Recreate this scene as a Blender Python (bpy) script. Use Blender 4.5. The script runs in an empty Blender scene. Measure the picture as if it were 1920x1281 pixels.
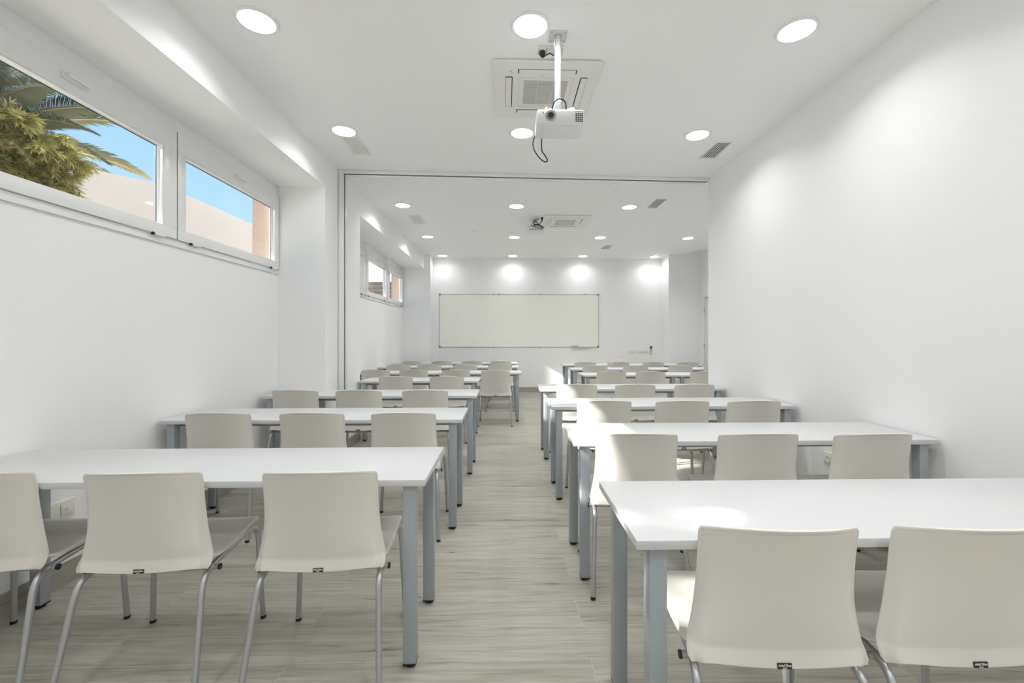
import bpy, bmesh, math, random
from mathutils import Vector, Matrix
S = bpy.context.scene
C = S.collection
PI = math.pi

# ------------------------------------------------------------------ camera
cam_data = bpy.data.cameras.new('camera')
cam = bpy.data.objects.new('camera', cam_data); C.objects.link(cam)
cam_data.sensor_width = 36.0; cam_data.sensor_fit = 'HORIZONTAL'
cam_data.lens = 820 / 1920 * 36
cam_data.shift_x = -10 / 1920
cam_data.shift_y = -9.5 / 1920
cam_data.clip_start = 0.05; cam_data.clip_end = 200
cam.location = (0, 0, 1.29)
cam.rotation_euler = (PI / 2, 0, -math.atan(20 / 820))
S.camera = cam

# ------------------------------------------------------------------ world, sun, exposure
W = bpy.data.worlds.new('sky'); S.world = W; W.use_nodes = True
nt = W.node_tree; nt.nodes.clear()
wo = nt.nodes.new('ShaderNodeOutputWorld'); bg = nt.nodes.new('ShaderNodeBackground')
tc = nt.nodes.new('ShaderNodeTexCoord'); sep = nt.nodes.new('ShaderNodeSeparateXYZ')
cr = nt.nodes.new('ShaderNodeValToRGB')
nt.links.new(tc.outputs['Generated'], sep.inputs[0]); nt.links.new(sep.outputs['Z'], cr.inputs[0])
cr.color_ramp.elements[0].position = 0.0; cr.color_ramp.elements[0].color = (0.80, 0.92, 1.0, 1)
cr.color_ramp.elements[1].position = 0.55; cr.color_ramp.elements[1].color = (0.24, 0.50, 0.92, 1)
e = cr.color_ramp.elements.new(0.2); e.color = (0.50, 0.76, 1.0, 1)
nt.links.new(cr.outputs[0], bg.inputs[0]); bg.inputs[1].default_value = 0.78
nt.links.new(bg.outputs[0], wo.inputs[0])

sun_d = bpy.data.lights.new('sun', 'SUN'); sun_d.energy = 15.0; sun_d.angle = math.radians(0.9)
sun_d.color = (1.0, 0.95, 0.87)
sun = bpy.data.objects.new('sun', sun_d); C.objects.link(sun)
sun.location = (-12, -2, 9)
sun.rotation_euler = Vector((1, 0.15, -0.60)).to_track_quat('-Z', 'Y').to_euler()

S.view_settings.view_transform = 'Standard'; S.view_settings.look = 'None'
S.view_settings.exposure = 0.64; S.view_settings.gamma = 1.0
S.view_settings.use_curve_mapping = False
S.cycles.max_bounces = 14; S.cycles.diffuse_bounces = 8; S.cycles.transparent_max_bounces = 16
LAMP_W = 3.8

# ------------------------------------------------------------------ measurements of the room (metres)
HC = 3.10                 # ceiling
XW, XO, XB = -2.30, -2.55, -1.83   # window wall, its outer face, beam / pillar face
XR, XR2 = 2.32, 4.33      # right wall of the near room and of the far room
YP0, YP1 = 4.45, 5.50     # pillar between the rooms
YC, YE = 9.75, 10.13      # corner column, end wall
YN = -2.6                 # wall behind the camera
ZB, ZT = 1.915, 2.80      # window band

# ------------------------------------------------------------------ materials
def mat(name, col, rough=0.5, metal=0.0, spec=0.5, bump=0.0, bscale=60, noise=0.0, nscale=8):
    m = bpy.data.materials.new(name); m.use_nodes = True
    n = m.node_tree.nodes; l = m.node_tree.links; b = n['Principled BSDF']
    b.inputs['Base Color'].default_value = (*col, 1); b.inputs['Roughness'].default_value = rough
    b.inputs['Metallic'].default_value = metal; b.inputs['Specular IOR Level'].default_value = spec
    t = n.new('ShaderNodeTexCoord')
    if noise:
        x = n.new('ShaderNodeTexNoise'); x.inputs['Scale'].default_value = nscale; x.inputs['Detail'].default_value = 5
        l.new(t.outputs['Object'], x.inputs['Vector'])
        r = n.new('ShaderNodeMapRange'); r.inputs[3].default_value = 1 - noise; r.inputs[4].default_value = 1 + noise
        l.new(x.outputs[0], r.inputs[0])
        v = n.new('ShaderNodeVectorMath'); v.operation = 'SCALE'; v.inputs[0].default_value = col
        l.new(r.outputs[0], v.inputs['Scale']); l.new(v.outputs[0], b.inputs['Base Color'])
    if bump:
        x = n.new('ShaderNodeTexNoise'); x.inputs['Scale'].default_value = bscale; x.inputs['Detail'].default_value = 4
        l.new(t.outputs['Object'], x.inputs['Vector'])
        p = n.new('ShaderNodeBump'); p.inputs['Strength'].default_value = bump; p.inputs['Distance'].default_value = 0.004
        l.new(x.outputs[0], p.inputs['Height']); l.new(p.outputs[0], b.inputs['Normal'])
    return m

M = {}
M['wall'] = mat('wall_paint', (0.875, 0.88, 0.88), 0.6, spec=0.25, bump=0.05, bscale=90)
M['ceil'] = mat('ceiling_paint', (0.89, 0.89, 0.89), 0.7, spec=0.2, bump=0.03, bscale=70)
M['frame'] = mat('white_lacquer', (0.82, 0.83, 0.83), 0.25)
M['desk'] = mat('white_laminate', (0.62, 0.625, 0.63), 0.32, spec=0.4, bump=0.02, bscale=300)
M['deskedge'] = M['desk']
M['leg'] = mat('silver_grey_paint', (0.37, 0.405, 0.435), 0.42, metal=0.15, bump=0.03, bscale=400)
M['tube'] = mat('satin_steel', (0.50, 0.51, 0.53), 0.36, metal=0.75)
M['plastic'] = mat('cream_plastic', (0.72, 0.695, 0.65), 0.48, spec=0.35, bump=0.05, bscale=500)
M['black'] = mat('black_rubber', (0.012, 0.012, 0.013), 0.5)
M['cable'] = mat('black_cable', (0.015, 0.015, 0.016), 0.45)
M['print'] = mat('white_print', (0.8, 0.8, 0.8), 0.5)
M['greyprint'] = mat('grey_print', (0.25, 0.25, 0.25), 0.5)
M['appl'] = mat('appliance_white', (0.80, 0.80, 0.775), 0.38)
M['appl2'] = mat('appliance_grille', (0.62, 0.62, 0.60), 0.5)
M['proj'] = mat('projector_white', (0.78, 0.78, 0.785), 0.35)
M['dark'] = mat('dark_recess', (0.03, 0.03, 0.032), 0.7)
M['slot'] = mat('track_slot', (0.05, 0.055, 0.055), 0.5)
M['galv'] = mat('galvanised_plate', (0.66, 0.70, 0.72), 0.35, metal=0.3, noise=0.12, nscale=60)
M['alu'] = mat('aluminium', (0.55, 0.56, 0.57), 0.35, metal=0.6)
M['board'] = mat('whiteboard_enamel', (0.88, 0.885, 0.82), 0.22, spec=0.5)
M['ivory'] = mat('ivory_socket', (0.80, 0.785, 0.70), 0.4)
M['lens'] = mat('lens_glass', (0.01, 0.02, 0.02), 0.05, spec=0.8)
M['pink'] = mat('pink_render', (0.95, 0.80, 0.66), 0.9, bump=0.4, bscale=14, noise=0.05, nscale=3)
M['reveal'] = mat('terracotta_render', (0.34, 0.25, 0.21), 0.9, bump=0.5, bscale=60)
M['white_ext'] = mat('white_render', (0.95, 0.90, 0.88), 0.9, bump=0.3, bscale=20)
M['tile'] = mat('terracotta_tile', (0.10, 0.062, 0.046), 0.8, noise=0.45, nscale=9)
M['mortar'] = mat('orange_mortar', (0.85, 0.45, 0.29), 0.9)
M['ground'] = mat('pale_bounce_ground', (0.80, 0.76, 0.70), 0.9, noise=0.1, nscale=2)  # unseen ground, colour kept pale to bounce sunlight onto the garden wall
M['palm'] = mat('palm_leaf', (0.20, 0.215, 0.125), 0.5, noise=0.5, nscale=3)
M['rachis'] = mat('palm_rib', (0.34, 0.28, 0.13), 0.6)
M['bark'] = mat('bark', (0.14, 0.09, 0.055), 0.9, bump=0.6, bscale=12, noise=0.3)
M['leaf'] = mat('feathery_leaf', (0.42, 0.40, 0.12), 0.5, noise=0.6, nscale=2.2)
M['doorleaf'] = mat('door_white', (0.80, 0.82, 0.815), 0.35)

def emis(name, col, st):
    m = bpy.data.materials.new(name); m.use_nodes = True; n = m.node_tree.nodes
    b = n['Principled BSDF']; b.inputs['Base Color'].default_value = (0.9, 0.9, 0.9, 1)
    b.inputs['Emission Color'].default_value = (*col, 1); b.inputs['Emission Strength'].default_value = st
    return m
M['lamp'] = emis('lamp_diffuser', (1, 0.99, 0.97), 6.0)

def glass():
    m = bpy.data.materials.new('window_glass'); m.use_nodes = True; n = m.node_tree.nodes; l = m.node_tree.links; n.clear()
    o = n.new('ShaderNodeOutputMaterial'); mx = n.new('ShaderNodeMixShader'); t = n.new('ShaderNodeBsdfTransparent')
    g = n.new('ShaderNodeBsdfGlossy'); g.inputs['Roughness'].default_value = 0.02
    t.inputs[0].default_value = (0.95, 0.97, 0.97, 1)
    lw = n.new('ShaderNodeLayerWeight'); pw = n.new('ShaderNodeMath'); pw.operation = 'POWER'; pw.inputs[1].default_value = 5
    f = n.new('ShaderNodeMapRange'); f.inputs[3].default_value = 0.025; f.inputs[4].default_value = 0.9
    l.new(lw.outputs['Facing'], pw.inputs[0]); l.new(pw.outputs[0], f.inputs[0])
    l.new(f.outputs[0], mx.inputs[0]); l.new(t.outputs[0], mx.inputs[1]); l.new(g.outputs[0], mx.inputs[2]); l.new(mx.outputs[0], o.inputs[0])
    return m
M['glass'] = glass()

def plank(name, axis):
    """grey-beige wood-look planks, 1.2 x 0.2 m, running along x (floor) or along the skirting"""
    m = bpy.data.materials.new(name); m.use_nodes = True; n = m.node_tree.nodes; l = m.node_tree.links; b = n['Principled BSDF']
    t = n.new('ShaderNodeTexCoord'); sp = n.new('ShaderNodeSeparateXYZ'); l.new(t.outputs['Object'], sp.inputs[0])
    cb = n.new('ShaderNodeCombineXYZ')
    if axis == 'floor': l.new(sp.outputs['X'], cb.inputs[0]); l.new(sp.outputs['Y'], cb.inputs[1])
    else:
        ad = n.new('ShaderNodeMath'); l.new(sp.outputs['X'], ad.inputs[0]); l.new(sp.outputs['Y'], ad.inputs[1])
        l.new(ad.outputs[0], cb.inputs[0]); l.new(sp.outputs['Z'], cb.inputs[1])
    mp = n.new('ShaderNodeMapping'); mp.inputs['Location'].default_value = (0.42, 0.055 if axis == 'floor' else 0.02, 0)
    l.new(cb.outputs[0], mp.inputs['Vector'])
    br = n.new('ShaderNodeTexBrick'); br.offset = 0.37; br.offset_frequency = 2; br.squash = 1
    br.inputs['Color1'].default_value = (0, 0, 0, 1); br.inputs['Color2'].default_value = (1, 1, 1, 1)
    br.inputs['Mortar'].default_value = (0.5, 0.5, 0.5, 1)
    br.inputs['Scale'].default_value = 1; br.inputs['Brick Width'].default_value = 1.2; br.inputs['Row Height'].default_value = 0.2
    br.inputs['Mortar Size'].default_value = 0.0011; br.inputs['Mortar Smooth'].default_value = 0.1; br.inputs['Bias'].default_value = 0
    l.new(mp.outputs[0], br.inputs['Vector'])
    # streaks: noise strongly stretched along the plank, shifted from plank to plank
    off = n.new('ShaderNodeVectorMath'); off.operation = 'MULTIPLY_ADD'
    l.new(br.outputs['Color'], off.inputs[0]); off.inputs[1].default_value = (7, 3, 5); l.new(mp.outputs[0], off.inputs[2])
    def streak(sx, sy, det, dist=0.6):
        q = n.new('ShaderNodeMapping'); q.inputs['Scale'].default_value = (sx, sy, 1); l.new(off.outputs[0], q.inputs['Vector'])
        x = n.new('ShaderNodeTexNoise'); x.inputs['Scale'].default_value = 1; x.inputs['Detail'].default_value = det
        x.inputs['Roughness'].default_value = 0.62; x.inputs['Distortion'].default_value = dist
        l.new(q.outputs[0], x.inputs['Vector']); return x
    a = streak(1.8, 34, 9, 0.9); c = streak(5.0, 170, 5, 0.2); d = streak(1.4, 9, 3, 1.2); kn = streak(2.2, 24, 2, 1.5)
    def mathn(op, x, y):
        k = n.new('ShaderNodeMath'); k.operation = op
        for i, v in enumerate((x, y)):
            if isinstance(v, (int, float)): k.inputs[i].default_value = v
            else: l.new(v, k.inputs[i])
        return k.outputs[0]
    mixv = mathn('ADD', mathn('MULTIPLY', a.outputs[0], 0.50), mathn('ADD', mathn('MULTIPLY', c.outputs[0], 0.3), mathn('MULTIPLY', d.outputs[0], 0.20)))
    kr = n.new('ShaderNodeMapRange'); kr.inputs[1].default_value = 0.64; kr.inputs[2].default_value = 0.78; kr.inputs[3].default_value = 0; kr.inputs[4].default_value = 0.16; l.new(kn.outputs[0], kr.inputs[0])
    mixv = mathn('SUBTRACT', mixv, kr.outputs[0])
    bw = n.new('ShaderNodeRGBToBW'); l.new(br.outputs['Color'], bw.inputs[0])
    mixv = mathn('ADD', mixv, mathn('MULTIPLY', mathn('SUBTRACT', bw.outputs[0], 0.5), 0.07))
    r = n.new('ShaderNodeValToRGB'); l.new(mixv, r.inputs[0]); e = r.color_ramp.elements
    e[0].position = 0.28; e[0].color = (0.15, 0.13, 0.105, 1)
    e[1].position = 0.72; e[1].color = (0.52, 0.505, 0.455, 1)
    k = r.color_ramp.elements.new(0.42); k.color = (0.32, 0.30, 0.25, 1)
    k = r.color_ramp.elements.new(0.54); k.color = (0.415, 0.40, 0.35, 1)
    mx = n.new('ShaderNodeMix'); mx.data_type = 'RGBA'
    l.new(br.outputs['Fac'], mx.inputs[0]); l.new(r.outputs[0], mx.inputs[6]); mx.inputs[7].default_value = (0.50, 0.48, 0.43, 1)
    l.new(mx.outputs[2], b.inputs['Base Color'])
    b.inputs['Roughness'].default_value = 0.42; b.inputs['Specular IOR Level'].default_value = 0.35
    p = n.new('ShaderNodeBump'); p.inputs['Strength'].default_value = 0.12; p.inputs['Distance'].default_value = 0.002
    l.new(mixv, p.inputs['Height']); l.new(p.outputs[0], b.inputs['Normal'])
    return m
M['floor'] = plank('wood_look_plank_tiles', 'floor')
M['skirt'] = plank('wood_look_skirting', 'skirt')

# ------------------------------------------------------------------ helpers
def new_obj(name, me, parent=None, m=None, loc=None):
    o = bpy.data.objects.new(name, me); C.objects.link(o)
    if m is not None and me is not None: me.materials.append(m)
    if parent is not None: o.parent = parent
    if loc is not None: o.location = loc
    return o
def tag(o, label=None, cat=None, group=None, kind=None):
    if label: o['label'] = label
    if cat: o['category'] = cat
    if group: o['group'] = group
    if kind: o['kind'] = kind
    return o
def thing(name, label, cat, loc=(0, 0, 0), rz=0, group=None):
    o = new_obj(name, None, loc=loc); o.rotation_euler = (0, 0, rz); o.empty_display_size = 0.1
    return tag(o, label, cat, group)
def smooth(me, ang=0.6):
    for p in me.polygons: p.use_smooth = True
    try: me.set_sharp_from_angle(angle=ang)
    except Exception: pass
def fin(bm, name, m, parent=None, sm=False, loc=None):
    bmesh.ops.recalc_face_normals(bm, faces=bm.faces)
    me = bpy.data.meshes.new(name); bm.to_mesh(me); bm.free()
    if sm: smooth(me)
    return new_obj(name, me, parent, m, loc)
def box(bm, x0, x1, y0, y1, z0, z1, bev=0.0, seg=2):
    t = bmesh.new(); bmesh.ops.create_cube(t, size=1)
    for v in t.verts: v.co = Vector(((x0 + x1) / 2 + v.co.x * (x1 - x0), (y0 + y1) / 2 + v.co.y * (y1 - y0), (z0 + z1) / 2 + v.co.z * (z1 - z0)))
    if bev: bmesh.ops.bevel(t, geom=list(t.edges), offset=bev, segments=seg, affect='EDGES', profile=0.5)
    me = bpy.data.meshes.new('t'); t.to_mesh(me); t.free(); bm.from_mesh(me); bpy.data.meshes.remove(me)
def obox(name, b, m, parent=None, bev=0.0, loc=None):
    bm = bmesh.new(); box(bm, *b, bev=bev); return fin(bm, name, m, parent, sm=bool(bev), loc=loc)
def boxes(name, bs, m, parent=None, bev=0.0):
    bm = bmesh.new()
    for b in bs: box(bm, *b, bev=bev)
    return fin(bm, name, m, parent, sm=bool(bev))
def catmull(pts, n=6):
    P = [Vector(p) for p in pts]; out = []
    for i in range(len(P) - 1):
        a = P[i - 1] if i else P[0] * 2 - P[1]; b, c = P[i], P[i + 1]; d = P[i + 2] if i + 2 < len(P) else P[-1] * 2 - P[-2]
        for k in range(n):
            t = k / n
            out.append(0.5 * ((2 * b) + (c - a) * t + (2 * a - 5 * b + 4 * c - d) * t * t + (3 * b - a - 3 * c + d) * t ** 3))
    out.append(P[-1]); return out
def tube(bm, pts, r, seg=12, cap=True):
    P = [Vector(p) for p in pts]; rs = r if isinstance(r, (list, tuple)) else [r] * len(P)
    up = None; rings = []
    for i, p in enumerate(P):
        d = (P[min(i + 1, len(P) - 1)] - P[max(i - 1, 0)]).normalized()
        if up is None: up = d.orthogonal().normalized()
        up = (up - d * up.dot(d)).normalized(); sd = d.cross(up)
        rings.append([bm.verts.new(p + (up * math.cos(2 * PI * k / seg) + sd * math.sin(2 * PI * k / seg)) * rs[i]) for k in range(seg)])
    for a, b in zip(rings, rings[1:]):
        for k in range(seg): bm.faces.new((a[k], a[(k + 1) % seg], b[(k + 1) % seg], b[k]))
    if cap: bm.faces.new(rings[0][::-1]); bm.faces.new(rings[-1])
def otube(name, pts, r, m, parent=None, seg=12):
    bm = bmesh.new(); tube(bm, pts, r, seg); return fin(bm, name, m, parent, sm=True)
def lathe(bm, prof, seg=32, mtx=None):
    """prof: list of (radius, z); closed with caps where radius is 0"""
    rings = []
    for r, z in prof:
        if r <= 1e-6: rings.append([bm.verts.new((0, 0, z))])
        else: rings.append([bm.verts.new((r * math.cos(2 * PI * k / seg), r * math.sin(2 * PI * k / seg), z)) for k in range(seg)])
    vs = [v for q in rings for v in q]
    for a, b in zip(rings, rings[1:]):
        for k in range(seg):
            j = (k + 1) % seg
            if len(a) == 1 and len(b) > 1: bm.faces.new((a[0], b[k], b[j]))
            elif len(b) == 1 and len(a) > 1: bm.faces.new((a[k], a[j], b[0]))
            elif len(a) > 1: bm.faces.new((a[k], a[j], b[j], b[k]))
    if mtx is not None: bmesh.ops.transform(bm, matrix=mtx, verts=vs)
def copy_tree(o, parent=None):
    c = o.copy(); C.objects.link(c)
    if parent is not None: c.parent = parent
    for ch in list(o.children): copy_tree(ch, c)
    return c
def bake(o):
    """apply the modifiers of o into its mesh"""
    dg = bpy.context.evaluated_depsgraph_get(); dg.update()
    me = bpy.data.meshes.new_from_object(o.evaluated_get(dg)); o.modifiers.clear()
    old = o.data; nm = old.name; o.data = me; bpy.data.meshes.remove(old); me.name = nm
    return o
def text(name, s, size, m, parent, loc, rot, ext=0.0002):
    cu = bpy.data.curves.new('lettering', 'FONT'); cu.body = s; cu.size = size; cu.extrude = ext
    cu.align_x = 'CENTER'; cu.align_y = 'CENTER'; cu.offset = size * 0.012
    t = bpy.data.objects.new('lettering', cu); C.objects.link(t)
    dg = bpy.context.evaluated_depsgraph_get(); dg.update()
    me = bpy.data.meshes.new_from_object(t.evaluated_get(dg)); bpy.data.objects.remove(t); bpy.data.curves.remove(cu)
    me.name = name; me.materials.clear()
    o = new_obj(name, me, parent, m); o.location = loc; o.rotation_euler = rot
    return o
def struct(o): o['kind'] = 'structure'; return o

# ------------------------------------------------------------------ room shell
struct(obox('floor', (-2.36, 4.5, YN - .1, YE + .15, -.12, 0), M['floor']))
struct(obox('ceiling', (XO, 4.6, YN - .2, YE + .2, HC, HC + .25), M['ceil']))
# window wall: inner white leaf with the two window bands left open
WIN_A = (-2.15, YP0)      # near room band
WIN_B = (YP1 + .14, YC)   # far room band
def band(x0, x1, zb, zt):
    o = [(x0, x1, YN - .1, YE + .15, -.1, zb), (x0, x1, YN - .1, YE + .15, zt, HC)]
    ys = [YN - .1, WIN_A[0], WIN_A[1], WIN_B[0], WIN_B[1], YE + .15]
    for a, b in ((0, 1), (2, 3), (4, 5)): o.append((x0, x1, ys[a], ys[b], zb, zt))
    return o
struct(boxes('wall_left', band(-2.36, XW, ZB, ZT), M['wall']))
struct(boxes('wall_exterior', band(XO, -2.361, 1.90, 2.735), M['reveal']))
struct(obox('wall_right', (XR, XR + .15, YN - .1, 4.98, 0, HC), M['wall']))
struct(obox('wall_near', (-2.3, XR, YN - .12, YN, 0, HC), M['wall']))
struct(boxes('wall_back', [(-2.3, XR2 + .1, YE, YE + .12, 0, HC), (3.60, XR2 + .1, 9.64, YE, 0, HC)], M['wall']))
struct(obox('wall_side', (XR + .15, XR2 + .1, 4.83, 4.98, 0, HC), M['wall']))
DY0, DY1, DZ = 8.68, 9.50, 2.17
struct(boxes('wall_far_right', [(XR2, XR2 + .12, 4.83, DY0, 0, HC), (XR2, XR2 + .12, DY1, YE, 0, HC), (XR2, XR2 + .12, DY0, DY1, DZ, HC)], M['wall']))
# beam above the windows, pillar between the rooms, column in the far corner
struct(boxes('trim_1', [(XW, XB, YN, YP0, ZT, HC), (XW, XB, YP1, YC, ZT, HC)], M['wall']))
struct(obox('trim_2', (XW, XB, YP0, YP1, 0, HC), M['wall']))
struct(obox('trim_3', (XW, -1.69, YC, YE, 0, HC), M['wall']))

# track of the folding partition: two glossy rails with a dark slot, and its jamb on the pillar
def track():
    a, b = Vector((XB + .005, 4.80, 0)), Vector((XR - .003, 4.95, 0)); ang = math.atan2(b.y - a.y, b.x - a.x); L = (b - a).length
    r = new_obj('trim_4', None, loc=(a.x, a.y, 0)); r.rotation_euler = (0, 0, ang); struct(r)
    boxes('track_rail', [(0, L, -.012, .012, HC - .034, HC - .001), (0, L, .050, .10, HC - .034, HC - .001)], M['frame'], r, 0.002)
    obox('track_slot', (0, L, .012, .050, HC - .030, HC - .001), M['slot'], r)
    boxes('track_jamb', [(0, .055, -.012, .012, 0, HC - .036), (0, .055, .050, .10, 0, HC - .036)], M['frame'], r, 0.002)
    obox('jamb_slot', (0, .051, .0125, .0495, 0, HC - .036), M['dark'], r)
track()

# skirtings
def skirt(name, x0, x1, y0, y1): struct(obox(name, (x0, x1, y0, y1, 0, .115), M['skirt'], bev=.0015))
t = .010
bs = [(XW, XW + t, YN, YP0 - t), (XW, XB + t, YP0 - t, YP0), (XB, XB + t, YP0, 4.786), (XB, XB + t, 4.91, YP1), (XW, XB, YP1, YP1 + t), (XW, XW + t, YP1 + t, YC - t), (XW + t, -1.69 + t, YC - t, YC), (-1.69, -1.69 + t, YC, YE - t)]
bm = bmesh.new()
for b in bs: box(bm, *b, 0, .115)
struct(fin(bm, 'baseboard_left', M['skirt']))
struct(boxes('baseboard_back', [(-1.69 + t, 3.6, YE - t, YE, 0, .115), (3.6 - t, 3.6, 9.64 - t, YE - t, 0, .115), (3.6, XR2, 9.64 - t, 9.64, 0, .115)], M['skirt']))
struct(boxes('baseboard_right', [(XR - t, XR, YN, 4.93, 0, .115), (XR2 - t, XR2, 4.98, DY0 - .06, 0, .115), (XR2 - t, XR2, DY1 + .06, 9.63, 0, .115)], M['skirt']))

# door of the far room, seen edge-on
d = new_obj('door_1', None, loc=(XR2, DY0, 0)); struct(d)
w = DY1 - DY0
boxes('door_frame', [(-.015, .12, 0, .04, 0, DZ), (-.015, .12, w - .04, w, 0, DZ), (-.015, .12, .04, w - .04, DZ - .04, DZ)], M['frame'], d, .002)
dl = obox('door_leaf', (0.0, .04, .046, w - .046, .008, DZ - .046), M['doorleaf'], d, .002)
boxes('door_seal', [(.002, .02, .0405, .0455, 0, DZ - .04), (.002, .02, w - .0455, w - .0405, 0, DZ - .04), (.002, .02, .04, w - .04, DZ - .0455, DZ - .0405)], M['slot'], d)
for z in (.35, 1.08, 1.85): otube('hinge', [(-.018, w - .043, z - .05), (-.018, w - .043, z + .05)], .009, M['alu'], d)
h = otube('door_handle', catmull([(0, .10, 1.03), (-.045, .10, 1.03), (-.052, .12, 1.03), (-.052, .22, 1.03)], 4), .009, M['alu'], dl)

# ------------------------------------------------------------------ windows
def window(n, y0, y1, gy0, gy1, handle_y, hinges):
    """one tilting sash in its fixed frame; y0..y1 sash joints, gy0..gy1 glass"""
    r = struct(new_obj('window_%d' % n, None, loc=(XW, y0, ZB)))
    g0, g1, b, tt = gy0 - y0, gy1 - y0, 2.03 - ZB, 2.57 - ZB; L = y1 - y0; Hh = ZT - ZB
    e = .0015
    # fixed outer frame with sill ledge, sloping bead lines
    boxes('window_frame', [(-.06, .004, 0, L, 0, .044), (-.06, .004, 0, L, Hh - .09, Hh), (-.06, .004, 0, .02, .044, Hh - .09), (-.06, .004, L - .02, L, .044, Hh - .09), (.004, .012, 0, L, -.004, .006)], M['frame'], r, .0015)
    s0, s1 = .0225 - .018, L - .0045
    bx = [(-.045, .018, s0, s1, .047, b), (-.045, .018, s0, s1, tt, Hh - .093), (-.045, .018, s0, g0, b, tt), (-.045, .018, g1, s1, b, tt)]
    s = boxes('sash', bx, M['frame'], r, .002)
    obox('joint_gap', (-.04, .016, L - .0042, L - .0003, .047, Hh - .093), M['dark'], r)
    # glazing beads and pane
    boxes('glazing_bead', [(-.03, .012, g0, g1, b, b + .008), (-.03, .012, g0, g1, tt - .008, tt), (-.03, .012, g0, g0 + .008, b + .008, tt - .008), (-.03, .012, g1 - .008, g1, b + .008, tt - .008)], M['frame'], s, .001)
    boxes('seal', [(-.034, -.03, g0, g1, b, b + .006), (-.034, -.03, g0, g1, tt - .012, tt), (-.034, -.03, g0, g0 + .006, b, tt), (-.034, -.03, g1 - .012, g1, b, tt)], M['dark'], s)
    obox('glass_pane', (-.026, -.020, g0 + .001, g1 - .001, b + .001, tt - .001), M['glass'], s)
    # lever handle on its oval rose
    hy = handle_y - y0; hz = 2.637 - ZB
    bm = bmesh.new(); box(bm, .018, .027, hy - .085, hy + .07, hz - .017, hz + .017, bev=.006, seg=3)
    hd = fin(bm, 'handle', M['frame'], s, True)
    bm = bmesh.new(); tube(bm, catmull([(.027, hy + .045, hz), (.045, hy + .043, hz), (.052, hy + .02, hz), (.05, hy - .075, hz + .002)], 5), .009, 10)
    fin(bm, 'lever', M['frame'], hd, True)
    otube('lock_cylinder', [(.026, hy + .058, hz), (.030, hy + .058, hz)], .006, M['alu'], hd, 12)
    for i, q in enumerate(hinges):
        q -= y0
        hg = otube('hinge', [(.020, q, .042), (.020, q + .085, .042)], .0085, M['frame'], s)
        otube('hinge_cap', [(.020, q - .014, .042), (.020, q - .0005, .042)], .0095, M['black'], hg)
window(1, 3.09, YP0, 3.172, 4.385, 3.816, [3.225, 4.30])
window(2, 1.68, 3.09, 1.765, 2.975, 2.378, [1.75, 2.885])
window(3, 0.27, 1.68, .355, 1.565, .97, [.34, 1.47])
window(4, -1.14, .27, -1.055, .155, -.44, [-1.07, .06])
window(5, WIN_A[0], -1.14, -2.07, -1.25, -1.65, [-2.05, -1.35])
window(6, 8.48, WIN_B[1], 8.60, 9.64, 9.13, [8.58, 9.53])
window(7, 7.20, 8.48, 7.29, 8.35, 7.85, [7.29, 8.24])
window(8, 5.92, 7.20, 6.01, 7.00, 6.55, [6.01, 6.94])
struct(obox('trim_5', (-2.36, XW + .004, WIN_B[0] , 5.92, ZB, ZT), M['frame']))

# ------------------------------------------------------------------ downlights
def downlight(label, x, y, src=None):
    if src is None:
        r = thing('downlight', label, 'ceiling light', (x, y, HC), 0, 'round recessed downlights')
        bm = bmesh.new(); lathe(bm, [(.095, -.0005), (.0955, -.009), (.099, -.011), (.112, -.008), (.116, -.001), (.116, 0.0), (.095, 0.0)], 48)
        fin(bm, 'trim_ring', M['frame'], r, True)
        bm = bmesh.new(); lathe(bm, [(0, -.0075), (.094, -.0075), (.094, -.001), (0, -.001)], 48)
        fin(bm, 'diffuser', M['lamp'], r, True)
        L = bpy.data.lights.new('downlight_lamp', 'AREA'); L.shape = 'DISK'; L.size = .18; L.energy = LAMP_W; L.spread = math.radians(140); L.color = (.98, .99, 1.0)
        lo = bpy.data.objects.new('downlight_lamp', L); C.objects.link(lo); lo.parent = r; lo.location = (0, 0, -.0095)
        return r
    r = copy_tree(src); r.location = (x, y, HC); r['label'] = label; return r
def dim(o, k):
    for ch in o.children:
        if ch.type == 'LIGHT': ch.data = ch.data.copy(); ch.data.energy = LAMP_W * k
colX = [(-1.43, 'window-side column'), (.137, 'middle column'), (1.71, 'right column'), (3.33, 'far right column')]
rows = [(2.54, 'first row, nearest the camera'), (3.88, 'second row, in front of the partition track'), (6.06, 'third row, just past the partition track'), (7.95, 'fourth row, middle of the far room'), (9.80, 'fifth row, against the end wall')]
rows += [(1.2, 'row above the camera'), (-.14, 'row just behind the camera'), (-1.5, 'row at the near end wall')]
src = None; dims = []
for y, rn in rows:
    for k, (x, cn) in enumerate(colX):
        if k == 3 and y < 6: continue
        if k == 3 and y < 7: rn2 = rn
        o = downlight('round recessed downlight, %s, %s' % (cn, rn), x, y, src)
        if src is None: src = o
        dims.append((o, (.72 if k == 0 else 1.08) * (.45 if y > 9 else 1.65 if y > 6 else .95)))

for o, k in dims: dim(o, k)

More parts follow.
